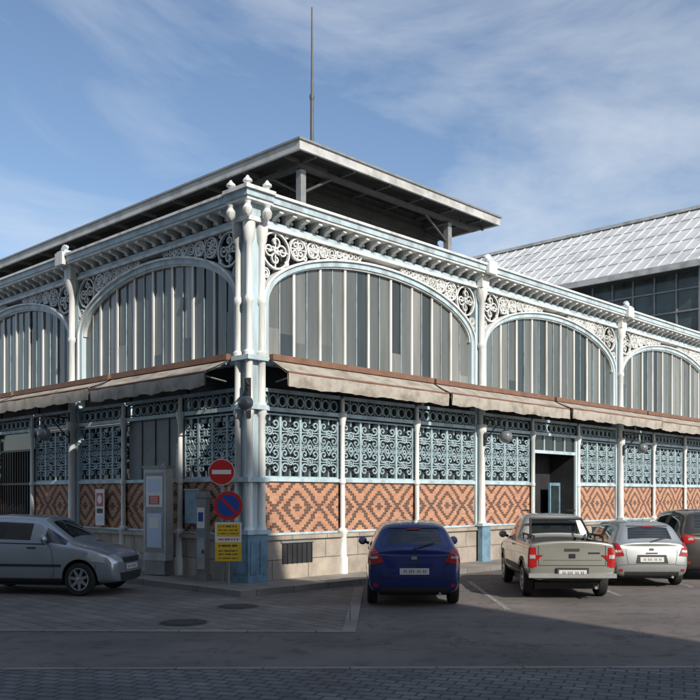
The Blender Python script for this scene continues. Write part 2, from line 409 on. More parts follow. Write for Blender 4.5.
        for j in range(nb):
            xx=xa+p*(j+.5)
            if xx<x0+.1 or xx>x1-.1: continue
            corn.prismx([(.03,8.05),(-.10,8.05),(-.16,8.12),(-.36,8.17),(-.36,8.235),(.03,8.235)],xx-.055,xx+.055,WHITE)
            corn.lathe((xx+p/2,-.0,8.14),[(.045,-.03),(.045,.03)],10,WHITE,'y')
        corn.box(x0,x1,-.42,.2,8.24,8.30,WHITE); corn.box(x0,x1,-.45,.2,8.30,8.44,BLUE); corn.box(x0,x1,-.50,.2,8.44,8.50,WHITE)
    for ai,(t0,t1) in enumerate(awns):
        a0,a1=(t0,t1) if sgn>0 else (-t1,-t0)
        g=MB(); y0,y1=-.34,-.92+random.uniform(-.06,.06); zt0,zt1=4.93,4.66+random.uniform(-.05,.03)
        ns=40; rag=random.random()*9
        vs=[];fs=[]
        for j in range(ns+1):
            t=j/ns; x=a0+(a1-a0)*t; sag=-.016*math.sin(t*math.pi*6)**2-.010*math.sin(t*23+rag)
            hem=.012*math.sin(t*40+rag)+.008*math.sin(t*97)
            vs+=[(x,y0,zt0),(x,(y0+y1)/2,(zt0+zt1)/2+sag-.01),(x,y1,zt1+sag),(x,y1-.02,zt1-.05+sag),(x,y1-.01+.015*math.sin(t*60+rag),zt1-.31+sag+hem),(x,y1+.012,zt1-.29+sag),(x,y1+.03,zt1-.03+sag),(x,y0,zt0-.03)]
        for j in range(ns):
            for q in range(8):
                fs.append((8*j+q,8*j+(q+1)%8,8*j+8+(q+1)%8,8*j+8+q))
        g.add(vs,fs,AWN)
        g.box(a0,a1,-.40,-.27,4.93,5.06,AWNB)
        g.cyl((a0,y1+.01,zt1-.005),(a1,y1+.01,zt1-.005),.028,.028,8,AWNB)
        for q in range(5):
            xx=a0+.3+(a1-a0-.6)*q/4; g.cyl((xx,-.14,4.5),(xx,y1+.03,zt1-.02),.018,.018,6,GREYM); g.box(xx-.03,xx+.03,-.30,-.10,4.86,4.92,GREYM)
        g.obj('awning',root)
    for i in range(1,n+1):
        x=sgn*bay*i
        iron.box(x-.2,x+.2,-.32,-.17,0,1.12,BLUED); iron.box(x-.24,x+.24,-.36,-.165,1.12,1.2,BLUE); iron.box(x-.25,x+.25,-.37,-.165,0,.14,BLUED)
        iron.lathe((x,-.16,0),[(.13,1.2),(.10,1.28),(.095,3.7),(.13,3.75),(.15,3.86),(.15,3.98),(.10,4.02),(.10,4.9),(.14,4.95),(.14,5.08),(.085,5.12),(.08,6.15),(.11,6.2),(.11,6.28),(.085,6.32),(.08,7.45),(.12,7.55),(.17,7.72),(.17,7.86)],16,WHITE)
        iron.box(x-pw,x+pw,-.06,.15,1.1,7.86,BLUE)
        corn.box(x-.17,x+.17,-.30,-.125,7.865,8.235,WHITE)
        corn.box(x-.2,x+.2,-.56,-.455,8.22,8.56,WHITE)
        corn.box(x-.2,x+.2,-.5,-.25,8.56,8.62,BLUE)
        for a in (-50,-25,0,25,50):
            t=math.radians(a); 
            corn.strip([(x+.03*math.sin(t),8.6),(x+.13*math.sin(t),8.6+.13*math.cos(t)),(x+.20*math.sin(t),8.6+.20*math.cos(t))],.06,-.40-.001*a/25,-.34,WHITE)
    wall.obj('masonry_wall',root,smooth=0); iron.obj('iron_frame',root); win.obj('windows',root,smooth=0); orn.obj('spandrel_scrolls',root); corn.obj('cornice',root)
    return root
BR=8.37; BL=7.4
facade('facade_long',0,1,BR,4,{(1,1):'door',(3,1):'door'},vents=[(0,0),(1,2)],awns=[(.32,5.9),(6.0,11.9),(12.05,18.3),(18.4,24.6),(24.7,31)])
facade('facade_short',-math.pi/2,-1,BL,6,{(0,1):'plain',(1,1):'grille',(3,1):'door'},awns=[(.32,5.0),(5.15,10.4),(10.55,15.8),(15.9,21),(21.2,27),(27.1,33)])
g=MB()
g.box(-.28,.27,-.28,.27,.14,1.15,BLUED); g.box(-.33,.3,-.33,.3,0,.14,BLUED); g.box(-.33,.3,-.33,.3,1.15,1.25,BLUE)
g.box(-.22,-.05,-.295,-.283,.3,1.0,BLUED); g.box(.04,.2,-.295,-.283,.3,1.0,BLUED); g.box(-.295,-.283,-.22,.2,.3,1.0,BLUED)
g.box(-.16,.26,-.16,.26,1.25,7.86,BLUE)
for (px,py) in ((-.17,-.17),(.17,-.19),(-.19,.17)):
    g.lathe((px,py,0),[(.12,1.25),(.085,1.33),(.08,3.7),(.11,3.75),(.12,3.95),(.085,4.0),(.085,4.9),(.12,4.95),(.12,5.08),(.075,5.12),(.07,6.1),(.1,6.15),(.1,6.25),(.07,6.3),(.07,7.4),(.11,7.5),(.14,7.72),(.14,7.86)],14,WHITE)
for z in (2.28,3.84,4.9): g.box(-.31,.268,-.31,.268,z,z+.1,BLUE)
g.box(-.32,.268,-.32,.268,7.862,7.96,WHITE); g.box(-.28,.267,-.28,.267,7.96,8.24,BLUE)
g.box(-.45,.269,-.45,.269,8.24,8.31,WHITE); g.box(-.49,.268,-.49,.268,8.31,8.44,BLUE); g.box(-.55,.269,-.55,.269,8.44,8.52,WHITE)
for (px,py) in ((-.4,-.4),(.1,-.45),(-.45,.1)):
    g.lathe((px,py,8.52),[(.06,0),(.04,.04),(.10,.09),(.10,.13),(.05,.17),(.02,.22)],10,WHITE)
    g.lathe((px,py,8.0),[(.03,-.12),(.09,-.06),(.11,.05),(.06,.14),(.08,.2)],10,WHITE)
g.obj('corner_pillar',hall)
g=MB()
LB=6*BL
def sheet(g,pts,t,m):
    n=len(pts); vs=[p for p in pts]+[(p[0],p[1],p[2]-t) for p in pts]
    g.add(vs,[tuple(range(n)),tuple(range(2*n-1,n-1,-1))]+[(i,n+i,n+(i+1)%n,(i+1)%n) for i in range(n)],m)
a0,a1,b0,b1=5.9,12.4,4.6,40.
AE=33.4
sheet(g,[(.25,.25,8.46),(AE,.25,8.46),(AE-4,b0,9.3),(a0,b0,9.3)],.06,ROOFT)
sheet(g,[(.25,.25,8.452),(a0,b0,9.292),(a0,b1,9.292),(.25,LB,8.452)],.06,ROOFT)
sheet(g,[(a1,b0,9.29),(AE-4,b0,9.29),(AE-4,b1,9.29),(a1,b1,9.29)],.06,ROOFT)
g.obj('lower_roof',hall,smooth=0)
g=MB()
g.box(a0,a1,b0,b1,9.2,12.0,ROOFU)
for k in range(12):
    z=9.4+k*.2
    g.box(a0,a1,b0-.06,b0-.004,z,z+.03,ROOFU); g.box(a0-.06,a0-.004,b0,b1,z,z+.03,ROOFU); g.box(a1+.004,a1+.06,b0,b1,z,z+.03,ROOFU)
g.obj('clerestory',hall,smooth=0)
g=MB()
ea,eb,ec,ed=4.26,13.73,3.0,42.; ze=11.60; zr=12.6; ar=9.0
R1=(ar,ec+4.7,zr); R2=(ar,ed-4.7,zr)
for pts in ([(ea,ec,ze),(eb,ec,ze),R1],[(ea,ec,ze),R1,R2,(ea,ed,ze)],[(eb,ec,ze),(eb,ed,ze),R2,R1],[(ea,ed,ze),R2,(eb,ed,ze)]):
    g.add([(p[0],p[1],p[2]+.2) for p in pts],[tuple(range(len(pts)))],ROOFT)
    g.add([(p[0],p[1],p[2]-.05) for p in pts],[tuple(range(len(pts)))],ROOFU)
f=.08
for (x0,x1,y0,y1) in ((ea-f,eb+f,ec-f,ec),(ea-f,eb+f,ed,ed+f),(ea-f,ea,ec,ed),(eb,eb+f,ec,ed)):
    g.box(x0,x1,y0,y1,ze-.10,ze+.16,FASC)
for (x0,x1,y0,y1) in ((ea-f-.05,eb+f+.05,ec-f-.05,ec),(ea-f-.05,ea,ec,ed),(eb,eb+f+.05,ec,ed)):
    g.box(x0,x1,y0,y1,ze+.16,ze+.22,GREYM)
x=ea+.6
while x<eb-.3:
    g.box(x-.03,x+.03,ec,b0,ze-.16,ze-.06,MASTM); x+=1.58
y=ec+.6
while y<ed:
    g.box(ea,a0,y-.03,y+.03,ze-.16,ze-.06,MASTM); g.box(a1,eb,y-.03,y+.03,ze-.16,ze-.06,MASTM); y+=1.8
g.box(ea+.5,eb-.5,ec+.55,ec+.70,ze-.30,ze-.165,MASTM); g.box(ea+.55,ea+.70,ec+.7,ed-.5,ze-.30,ze-.165,MASTM); g.box(eb-2.1,eb-1.95,ec+.7,ed-.5,ze-.34,ze-.165,MASTM)
for (px,py) in [(ea+.62,ec+.62),(11.7,ec+.62)]+[(ea+.62,ec+.62+7.4*k) for k in range(1,6)]:
    g.box(px-.1,px+.1,py-.1,py+.1,8.7,ze-.34,GREYM)
    g.cyl((px,py,ze-1.0),(px+ (1.2 if px<8 else -1.2),py,ze-.3),.04,.04,6,MASTM)
    g.cyl((px,py,ze-1.0),(px,py+1.2,ze-.3),.04,.04,6,MASTM)
g.obj('raised_roof',hall,smooth=0)
g=MB(); 
mp=Vector((-1.29,30,0)); loc=(mp-C); ma,mb=loc.dot(dR),loc.dot(dL)
g.cyl((ma,mb,11.8),(ma,mb,15.5),.07,.06,8,MASTM); g.cyl((ma,mb,15.5),(ma,mb,18.55),.045,.025,8,MASTM)
g.lathe((ma,mb,15.4),[(.07,0),(.09,.1),(.07,.2)],8,MASTM)
g.obj('roof_mast',hall)
# nave
g=MB()
na0,nr,nb0,nb1=26.2,33.,-.2,44.; zn,znr=12.3,16.75
na1=2*nr-na0
for s,(x0,x1) in ((0,(na0,nr)),(1,(na1,nr))):
    sheet(g,[(x0,nb0,zn),(x1,nb0,znr),(x1,nb1,znr),(x0,nb1,zn)],.12,ROOFW)
y=nb0
while y<nb1:
    vs=[(na0,y,zn+.0),(na0,y+.05,zn),(nr,y+.05,znr),(nr,y,znr)]
    sheet(g,[(p[0],p[1],p[2]+.05) for p in vs],.05,ROOFW); y+=.62
for k in range(1,5):
    t=k/5; x=na0+(nr-na0)*t; z=zn+(znr-zn)*t
    g.add([(x,nb0,z+.012),(x+.08,nb0,z+.065),(x+.08,nb1,z+.065),(x,nb1,z+.012)],[(0,1,2,3)],GREYM)
g.box(na0-.12,na0,nb0-.1,nb1,zn-.25,zn+.03,FASC)
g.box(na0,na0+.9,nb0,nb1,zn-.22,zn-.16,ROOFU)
g.box(nr-.2,nr+.2,nb0,nb1,znr-.02,znr+.14,FASC)
g.obj('nave_roof',hall,smooth=0)
NGL=mat('nave_glass',(.07,.095,.095),.15,0,.4,.8,spec=.6)
g=MB()
g.box(na0+.9,na1-.9,nb0+.4,nb1,8.3,12.25,NGL)
g.prism([(na0+.9,12.25),(na1-.9,12.25),(nr,16.4)],nb0+.4,nb0+.6,DGLASS)
y=nb0+.4
while y<nb1:
    g.box(na0+.82,na0+.898,y,y+.07,8.3,12.2,GREYM); y+=1.05
for z in (9.3,10.3,11.3,12.1): g.box(na0+.80,na0+.895,nb0+.4,nb1,z,z+.07,GREYM)
y=nb0+1
while y<nb1:
    g.box(na0+.1,na0+.3,y,y+.2,8.5,12.05,GREYM); y+=7.4
g.obj('nave_glazing',hall,smooth=0)
g=MB(); g.box(33.48,33.7,0,LB,0,8.4,STUC); g.box(.3,33.48,LB+.0,LB+.2,0,8.4,STUC); g.obj('rear_walls',hall,smooth=0)

# ------------------------------------------------------------ ground
def flat(name,pts,z,m):
    me=D.meshes.new(name); me.from_pydata([(x,y,z) for x,y in pts],[],[tuple(range(len(pts)))]); me.materials.append(m)
    o=D.objects.new(name,me); col.objects.link(o)
    if me.polygons[0].normal.z<0: me.flip_normals()
    return o
flat('ground',[(-1500,-1500),(1500,-1500),(1500,1500),(-1500,1500)],0,ASPH)
flat('cobbled_pavement',[(-60,-60),(60,-60),(60,10.9),(-60,9.4)],.004,SETTS)
flat('paved_forecourt',[(-40,14.6),(-14,13.2),(-.1,12.9),(.15,19.0),(-2.2,17.3),(-30,46),(-60,46)],.004,PAVER)
g=MB()
def seg(g,p,q,w,z0,z1,m):
    p=Vector((*p,0));q=Vector((*q,0)); d=(q-p).normalized(); n=Vector((-d.y,d.x,0))*w/2
    b=[p-n,q-n,q+n,p+n]
    vs=[(v.x,v.y,z0) for v in b]+[(v.x,v.y,z1) for v in b]
    g.add(vs,[(0,3,2,1),(4,5,6,7),(0,1,5,4),(1,2,6,5),(2,3,7,6),(3,0,4,7)],m)
seg(g,(-14,13.2),(-.1,12.9),.16,-.02,.012,KERB); seg(g,(-.02,12.83),(.2,19.1),.2,-.02,.014,KERB); seg(g,(-40,14.6),(-14,13.2),.16,-.02,.011,KERB)
seg(g,(-60,9.44),(60,10.94),.12,-.02,.010,KERB)
g.obj('drainage_kerb',None,smooth=0)
SWW=1.25
swr=empty('sidewalk',C,TH)
kz=.12
g=MB()
g.box(-SWW,40,-SWW,-.05,-.02,kz,SIDE); g.box(-SWW,-.05,-.05,LB+3,-.02,kz,SIDE)
g.obj('paving',swr,smooth=0)
g=MB(); g.box(-SWW-.15,40,-SWW-.15,-SWW-.003,-.02,kz+.006,KERB); g.box(-SWW-.15,-SWW-.003,-SWW-.003,LB+3,-.02,kz+.006,KERB); g.obj('kerb',swr,smooth=0)
g=MB()
for x,y0,y1 in ((2.75,15.4,20.4),(5.35,17.6,22.6),(7.42,19.2,24.4),(9.9,21.6,26.8),(12.5,24,29)):
    g.box(x-.05,x+.05,y0,y1,-.002,.004,LINE)
g.obj('parking_lines',None,smooth=0)
def manhole(x,y,r,z):
    g=MB(); g.lathe((x,y,z),[(r,-.01),(r,.006)],28,MASTM)
    g.lathe((x,y,z),[(r*.9,0),(r*.9,.012)],28,BLK)
    for i in range(-3,4):
        h=math.sqrt(max(0,(r*.8)**2-(i*r*.22)**2)); g.box(x-h,x+h,y+i*r*.22-.02,y+i*r*.22+.02,z+.013,z+.018,MASTM)
    g.obj('manhole_cover')
manhole(-2.6,13.8,.4,.004); manhole(-2.0,15.8,.38,.004)

# ------------------------------------------------------------ unseen opposite building (behind the camera), shaped to cast the street shadow
def opposite():
    r=empty('shadow_casting_building'); g=MB()
    P0=Vector((18.0,-8,0)); d=Vector((-1,.25,0)).normalized(); nrm=Vector((-.25,-1,0)).normalized()
    prof=[(0,0),(0,19.0),(2.6,22.6),(5,25.2),(8,28.2),(46,28.2),(46,0)]  # outline shaped so its shadow falls on the road and lower left facade
    vs=[];n=len(prof)
    for off in (0,12):
        for u,z in prof:
            p=P0+d*u+nrm*off; vs.append((p.x,p.y,z))
    g.add(vs,[tuple(range(n)),tuple(range(2*n-1,n-1,-1))]+[(i,n+i,n+(i+1)%n,(i+1)%n) for i in range(n)],STUC)
    for fl in range(6):
        for k in range(16):
            u=1.2+k*2.8
            if fl*3.3+3.2>19 and k<2: continue
            for (oa,ob,ua,ub,za,zb,mm) in ((-.03,.1,u,u+1.2,1,3,DGLASS),(-.16,0,u-.15,u+1.35,.85,.97,STONE)):
                vs=[]
                for off in (oa,ob):
                    for uu,z in ((ua,za),(ub,za),(ub,zb),(ua,zb)):
                        p=P0+d*uu+nrm*off; vs.append((p.x,p.y,z+fl*3.3))
                g.add(vs,[(0,1,2,3),(0,4,5,1),(1,5,6,2),(2,6,7,3),(3,7,4,0)],mm)
    g.obj('walls',r,smooth=0)
opposite()

# ------------------------------------------------------------ cars
def paint(name,c,metal=.6,rough=.32): 
    return mat(name,c,rough,metal,.05,1.5,coat=1.0)
CGL=mat('car_window',(.012,.016,.018),.04,0,0,coat=.6,spec=.8)
TYRE=mat('tyre',(.018,.018,.018),.85,0,.2,20)
RIM=mat('alloy',(.42,.43,.44),.32,.8,.06,5)
PLAST=mat('black_plastic',(.025,.025,.027),.6,0,.15,20)
RED=mat('tail_light_red',(.34,.012,.012),.12,0,.15,30,coat=.6)
CLEAR=mat('lamp_clear',(.6,.62,.64),.08,.5,.1,40,coat=1)
ORG=mat('indicator_orange',(.7,.22,.03),.15,0,0,coat=.6)
PLATE=mat('number_plate',(.55,.56,.55),.4,0,.05,10)
PLTXT=mat('plate_marks',(.12,.12,.13),.5,0,0)
CHR=mat('chrome',(.6,.6,.6),.12,1,0)

def build_body(st,matf,wheels,wr,paintm,cut=None):
    mats=[paintm,CGL,PLAST]
    me=D.meshes.new('body'); vs=[]; fs=[]; mi=[]
    ns=len(st)
    for s in st:
        y,w,zb,zm,zbelt,we,zr=s[:7]; yo=s[7] if len(s)>7 else [0]*9
        half=[(0,zb),(w-.14,zb),(w-.03,zb+.10),(w,zm),(w-.015,zbelt-.09),(w-.05,zbelt),(we,zr-.06),(we-.11,zr-.008),(0,zr+.03)]
        ring=[(x,y+yo[i],z) for i,(x,z) in enumerate(half)]+[(-half[i][0],y+yo[i],half[i][1]) for i in range(7,0,-1)]
        vs+=ring
    for k in range(ns-1):
        for j in range(16):
            row=j if j<8 else 15-j
            fs.append((16*k+j,16*k+(j+1)%16,16*k+16+(j+1)%16,16*k+16+j)); mi.append(matf(k,row))
    for base in (0,16*(ns-1)):
        for j in range(8):
            a=base+j;b=base+j+1; c=base+(16-(j+1))%16; d_=base+(16-j)%16
            if j==0: f=[a,b,c]
            elif j==7: f=[a,b,d_]
            else: f=[a,b,c,d_]
            fs.append(tuple(f)); mi.append(2 if j<1 else 0)
    me.from_pydata(vs,[],fs)
    for m in mats: me.materials.append(m)
    me.polygons.foreach_set('material_index',mi)
    bm=bmesh.new(); bm.from_mesh(me); bmesh.ops.recalc_face_normals(bm,faces=bm.faces); bm.to_mesh(me); bm.free()
    ob=D.objects.new('body',me); col.objects.link(ob)
    sb=ob.modifiers.new('s','SUBSURF'); sb.levels=3; sb.render_levels=3
    cutters=[]
    def addcut(gb):
        gm=gb.mesh('cut',smooth=0); gm.materials.clear()
        for m in mats: gm.materials.append(m)
        gm.polygons.foreach_set('material_index',[2]*len(gm.polygons))
        co=D.objects.new('cut',gm); col.objects.link(co)
        b=ob.modifiers.new('b','BOOLEAN'); b.object=co; b.operation='DIFFERENCE'; b.solver='EXACT'; cutters.append(co)
    for wy in wheels:
        for sx in (-1,1):
            gb=MB(); gb.lathe((sx*.80,wy,wr+.01),[(wr+.055,-.24),(wr+.055,.3)],36,PLAST,'x'); addcut(gb)
    if cut:
        gb=MB(); gb.box(*cut,PLAST); addcut(gb)
    bpy.context.view_layer.update()
    dg=bpy.context.evaluated_depsgraph_get()
    me2=D.meshes.new_from_object(ob.evaluated_get(dg)); 
    D.objects.remove(ob)
    for c_ in cutters: D.objects.remove(c_)
    me2.polygons.foreach_set('use_smooth',[True]*len(me2.polygons)); me2.set_sharp_from_angle(angle=math.radians(38))
    return me2
def wheel(g,x,y,r,sx,spokes=5,rimm=RIM):
    w=.19
    g.lathe((x,y,r),[(r*.6,-w/2+.02),(r*.66,-w/2),(r*.9,-w/2),(r*.985,-w*.36),(r,-w*.2),(r,w*.2),(r*.985,w*.36),(r*.92,w/2),(r*.66,w/2),(r*.6,w/2-.02)],32,TYRE,'x',caps=False)
    h=sx*w/2
    g.lathe((x,y,r),[(r*.68,h*.98),(r*.66,h*1.03),(r*.61,h*1.0),(r*.59,h*.7),(r*.58,h*.0)],32,rimm,'x',caps=False)
    g.lathe((x,y,r),[(r*.6,h*.2),(r*.6,h*.24)],24,PLAST,'x')
    g.lathe((x,y,r),[(r*.15,h*.3),(r*.15,h*.85),(r*.08,h*.95)],14,rimm,'x')
    for k in range(spokes):
        t=2*math.pi*k/spokes+.3; c,s=math.cos(t),math.sin(t)
        pts=[]
        for rr,wd,hh in ((.1*r,.035,.85),(.6*r,.024,.92)):
            for sg in (-1,1):
                for q in (hh*h,hh*h*.6): pts.append((x+q,y+c*rr-s*sg*wd,r+s*rr+c*sg*wd))
        g.add(pts,[(0,2,6,4),(1,5,7,3),(0,4,5,1),(2,3,7,6),(0,1,3,2),(4,6,7,5)],rimm)
def make_car(name,st,matf,wheels,wr,pm,loc,head,kind='hatch',cut=None,sc=(1,1,1),spokes=5,style=0):
    root=empty(name,loc,head); root.scale=sc
    me=build_body(st,matf,wheels,wr,pm,cut)
    body=D.objects.new('body',me); col.objects.link(body); body.parent=root
    bvh=BVHTree.FromPolygons([v.co[:] for v in me.vertices],[p.vertices[:] for p in me.polygons])
    L=st[-1][0]; wmax=max(s[1] for s in st)
    P=MB()
    def patch(side,c4,m,n=8,k=8,off=.006):
        O={'rear':lambda u,v:((u,-2,v),(0,1,0)),'front':lambda u,v:((u,L+2,v),(0,-1,0)),'left':lambda u,v:((-3,u,v),(1,0,0)),'right':lambda u,v:((3,u,v),(-1,0,0))}[side]
        G={}
        for i in range(n+1):
            for j in range(k+1):
                s,t=i/n,j/k
                u=(c4[0][0]*(1-s)+c4[1][0]*s)*(1-t)+(c4[3][0]*(1-s)+c4[2][0]*s)*t
                v=(c4[0][1]*(1-s)+c4[1][1]*s)*(1-t)+(c4[3][1]*(1-s)+c4[2][1]*s)*t
                o,d=O(u,v); h=bvh.ray_cast(Vector(o),Vector(d))
                if h[0] is not None:
                    nn=h[1] if h[1].dot(Vector(d))<0 else -h[1]
                    G[i,j]=h[0]+nn*off
        vs=[];idx={}
        for kk,p in G.items(): idx[kk]=len(vs); vs.append(p)
        fs=[]
        for i in range(n):
            for j in range(k):
                q=[(i,j),(i+1,j),(i+1,j+1),(i,j+1)]
                if all(z in idx for z in q):
                    pp=[G[z] for z in q]
                    if max((pp[a]-pp[b]).length for a in range(4) for b in range(4))<.35: fs.append(tuple(idx[z] for z in q))
        if fs: P.add(vs,fs,m)
    def line(side,pts,m=PLAST,w=.009,off=.003):
        for (a,b) in zip(pts[:-1],pts[1:]):
            dx,dz=b[0]-a[0],b[1]-a[1]; l=math.hypot(dx,dz); nx,nz=-dz/l*w/2,dx/l*w/2
            patch(side,[(a[0]-nx,a[1]-nz),(b[0]-nx,b[1]-nz),(b[0]+nx,b[1]+nz),(a[0]+nx,a[1]+nz)],m,max(2,int(l/.06)),1,off)
    def both(c4,side,m,**k):
        patch(side,c4,m,**k); patch(side,[(-x,z) for x,z in c4],m,**k)
    def plate(side,z0,z1,off):
        patch(side,[(-.26,z0),(.26,z0),(.26,z1),(-.26,z1)],PLATE,off=off)
        zz=(z1-z0)
        for x0,x1 in ((-.19,-.172),(-.155,-.137),(-.095,-.077),(-.06,-.042),(-.025,-.007),(.05,.068),(.085,.103),(.15,.168),(.185,.203)):
            patch(side,[(x0,z0+zz*.25),(x1,z0+zz*.25),(x1,z1-zz*.25),(x0,z1-zz*.25)],PLTXT,off=off+.002,n=1,k=1)
    H=MB()
    belt=st[3][4]
    if kind!='pickup':
        if style==0:
            both([(.54,.80),(.80,.74),(.82,1.0),(.68,1.02)],'rear',RED,off=.014)
            both([(.64,.86),(.76,.85),(.76,.89),(.66,.90)],'rear',CLEAR,off=.018)
        elif style==1:
            both([(.60,.72),(.80,.70),(.82,.98),(.72,1.0)],'rear',RED,off=.014)
            both([(.66,.80),(.78,.79),(.78,.84),(.67,.85)],'rear',CLEAR,off=.018)
        else:
            both([(.52,.82),(.80,.78),(.81,.96),(.58,.97)],'rear',RED,off=.014)
            both([(.56,.86),(.68,.855),(.68,.90),(.58,.91)],'rear',CLEAR,off=.018)
        both([(.64,.36),(.72,.36),(.72,.42),(.64,.42)],'rear',RED,off=.008)
        patch('rear',[(-.36,.545),(.36,.545),(.32,.74),(-.32,.74)],PLAST if style==1 else pm,off=.003)
        plate('rear',.58,.69,.012)
        line('rear',[(-.56,.92),(-.56,.75),(-.52,.53),(.52,.53),(.56,.75),(.56,.92)])
        line('rear',[(-.74,.50),(-.52,.52)]); line('rear',[(.74,.50),(.52,.52)])
        patch('rear',[(-.60,.26),(.60,.26),(.60,.36),(-.60,.36)],PLAST,off=.006)
        patch('rear',[(-.13,.765),(.13,.765),(.13,.79),(-.13,.79)],CHR if style else PLAST,off=.012,n=6,k=2)
        patch('rear',[(-.05,.84),(.05,.84),(.05,.89),(-.05,.89)],CHR,off=.012,n=3,k=3)
        patch('rear',[(-.62,1.37),(.62,1.37),(.60,1.385),(-.60,1.385)],PLAST,off=.01)
        patch('rear',[(-.12,1.345),(.12,1.345),(.12,1.365),(-.12,1.365)],RED,off=.016,n=4,k=1)
        line('rear',[(-.02,1.02),(.14,1.06),(.36,1.12)],PLAST,.022,.02)
        for zz in (1.10,1.16,1.22,1.28): line('rear',[(-.5,zz),(.5,zz)],PLTXT,.004,.003)
        for sd in ('left','right'):
            line(sd,[(2.38,1.0),(2.55,.85),(2.60,.45),(2.52,.27)]); line(sd,[(1.34,.97),(1.34,.27)])
            line(sd,[(.62,.98),(.52,.85),(.72,.68)])
            line(sd,[(1.0,.30),(2.75,.30)]); 
            line(sd,[(1.15,.56),(2.75,.56)],PLAST,.05,.008)
            line(sd,[(.66,.985),(2.4,.955)],PLAST,.02,.006)
            for yy in (1.52,2.32):
                patch(sd,[(yy-.30+.0,.87),(yy-.12,.87),(yy-.12,.90),(yy-.30,.90)],PLAST,off=.02,n=3,k=1)
            patch(sd,[(L-.62,.66),(L-.22,.62),(L-.22,.75),(L-.55,.82)],CLEAR,off=.01)
            patch(sd,[(.10,.76),(.24,.76),(.26,.98),(.16,.98)],RED,off=.012)
            patch(sd,[(L-.8,.71),(L-.72,.71),(L-.72,.735),(L-.8,.735)],ORG,off=.01,n=2,k=1)
            line(sd,[(L-.42,.30),(L-.40,.60)])
        both([(.38,.62),(.72,.60),(.74,.74),(.50,.76)],'front',CLEAR,off=.01)
        patch('front',[(-.34,.60),(.34,.60),(.38,.70),(-.38,.70)],PLAST,off=.008)
        patch('front',[(-.45,.28),(.45,.28),(.5,.42),(-.5,.42)],PLAST,off=.008)
        plate('front',.47,.57,.015)
        H.cyl((0,.75,1.48),(0,.55,1.66),.006,.004,5,BLK)
        my=2.42
    else:
        both([(.66,.64),(.80,.64),(.81,1.0),(.68,1.0)],'rear',RED,off=.012)
        both([(.69,.79),(.79,.79),(.79,.86),(.69,.86)],'rear',CLEAR,off=.018)
        plate('rear',.47,.58,.055)
        line('rear',[(-.63,1.10),(-.63,.66),(.63,.66),(.63,1.10)],PLAST,.014)
        patch('rear',[(-.14,.93),(.14,.93),(.14,.98),(-.14,.98)],PLAST,off=.012,n=4,k=1)
        patch('rear',[(-.06,.80),(.06,.80),(.06,.88),(-.06,.88)],CHR,off=.012,n=3,k=3)
        line('rear',[(-.55,.76),(.55,.76)],PLAST,.008); 
        patch('rear',[(.3,.88),(.52,.88),(.52,.91),(.3,.91)],CHR,off=.008,n=3,k=1)
        for sd in ('left','right'):
            line(sd,[(1.74,1.08),(1.74,.34)]); line(sd,[(2.95,1.06),(3.0,.5),(2.92,.32)]); 
            patch(sd,[(1.25,.48),(3.0,.48),(3.0,.58),(1.25,.58)],PLAST,off=.012)
            patch(sd,[(1.86,.95),(2.06,.95),(2.06,.98),(1.86,.98)],PLAST,off=.02,n=3,k=1)
            patch(sd,[(.02,.62),(.12,.62),(.12,1.0),(.02,1.0)],RED,off=.012)
            patch(sd,[(L-.55,.72),(L-.2,.70),(L-.2,.86),(L-.5,.9)],CLEAR,off=.01)
            for wy in wheels:
                for q in range(14):
                    t0=math.pi*(q/14)*1.0; t1=math.pi*((q+1)/14)
                    r0,r1=wr+.06,wr+.12
                    patch(sd,[(wy+r0*math.cos(t0),wr+.01+r0*math.sin(t0)),(wy+r1*math.cos(t0),wr+.01+r1*math.sin(t0)),(wy+r1*math.cos(t1),wr+.01+r1*math.sin(t1)),(wy+r0*math.cos(t1),wr+.01+r0*math.sin(t1))],PLAST,1,1,.012)
        both([(.42,.70),(.74,.70),(.74,.86),(.46,.86)],'front',CLEAR,off=.01)
        patch('front',[(-.38,.66),(.38,.66),(.40,.86),(-.40,.86)],PLAST,off=.008)
        my=2.98
        for sx in (-1,1):
            H.cyl((sx*.66,.35,1.20),(sx*.66,1.66,1.20),.022,.022,8,PLAST)
            for yy in (.35,1.0,1.6): H.cyl((sx*.66,yy,1.10),(sx*.66,yy,1.20),.018,.018,6,PLAST)
            H.cyl((sx*.60,1.1,1.14),(sx*.52,1.6,1.5),.025,.025,8,PLAST)
        H.cyl((-.54,1.6,1.5),(.54,1.6,1.5),.028,.028,8,PLAST)
        H.cyl((-.48,2.0,1.665),(-.48,2.75,1.655),.018,.018,8,PLAST); H.cyl((.48,2.0,1.665),(.48,2.75,1.655),.018,.018,8,PLAST)
        H.box(-.5,.5,.4,1.2,.66,.80,PLAST)
        H.box(-.82,.82,-.05,.07,.43,.51,GREYM); H.box(-.3,.3,-.045,.06,.50,.62,PLAST)
    for sx in (-1,1):
        w=wmax
        H.lathe((sx*(w+.07),my,belt+.06),[(.0,-.05),(.055,-.045),(.085,-.01),(.08,.03),(.03,.07)],14,pm,'y')
        H.lathe((sx*(w+.07),my,belt+.06),[(.0,-.054),(.05,-.052)],14,CHR,'y')
        H.cyl((sx*(w-.06),my+.02,belt),(sx*(w+.03),my+.01,belt+.04),.03,.025,8,PLAST)
    Wm=MB()
    for wy in wheels:
        for sx in (-1,1): wheel(Wm,sx*(wmax-.115),wy,wr,sx,spokes)
    Wm.cyl((-.6,wheels[0],wr),(.6,wheels[0],wr),.04,.04,8,PLAST)
    H.box(-.62,.62,.5,L-.5,.17,.3,PLAST)
    H.cyl((.45,.0,.24),(.45,.4,.24),.028,.028,10,GREYM)
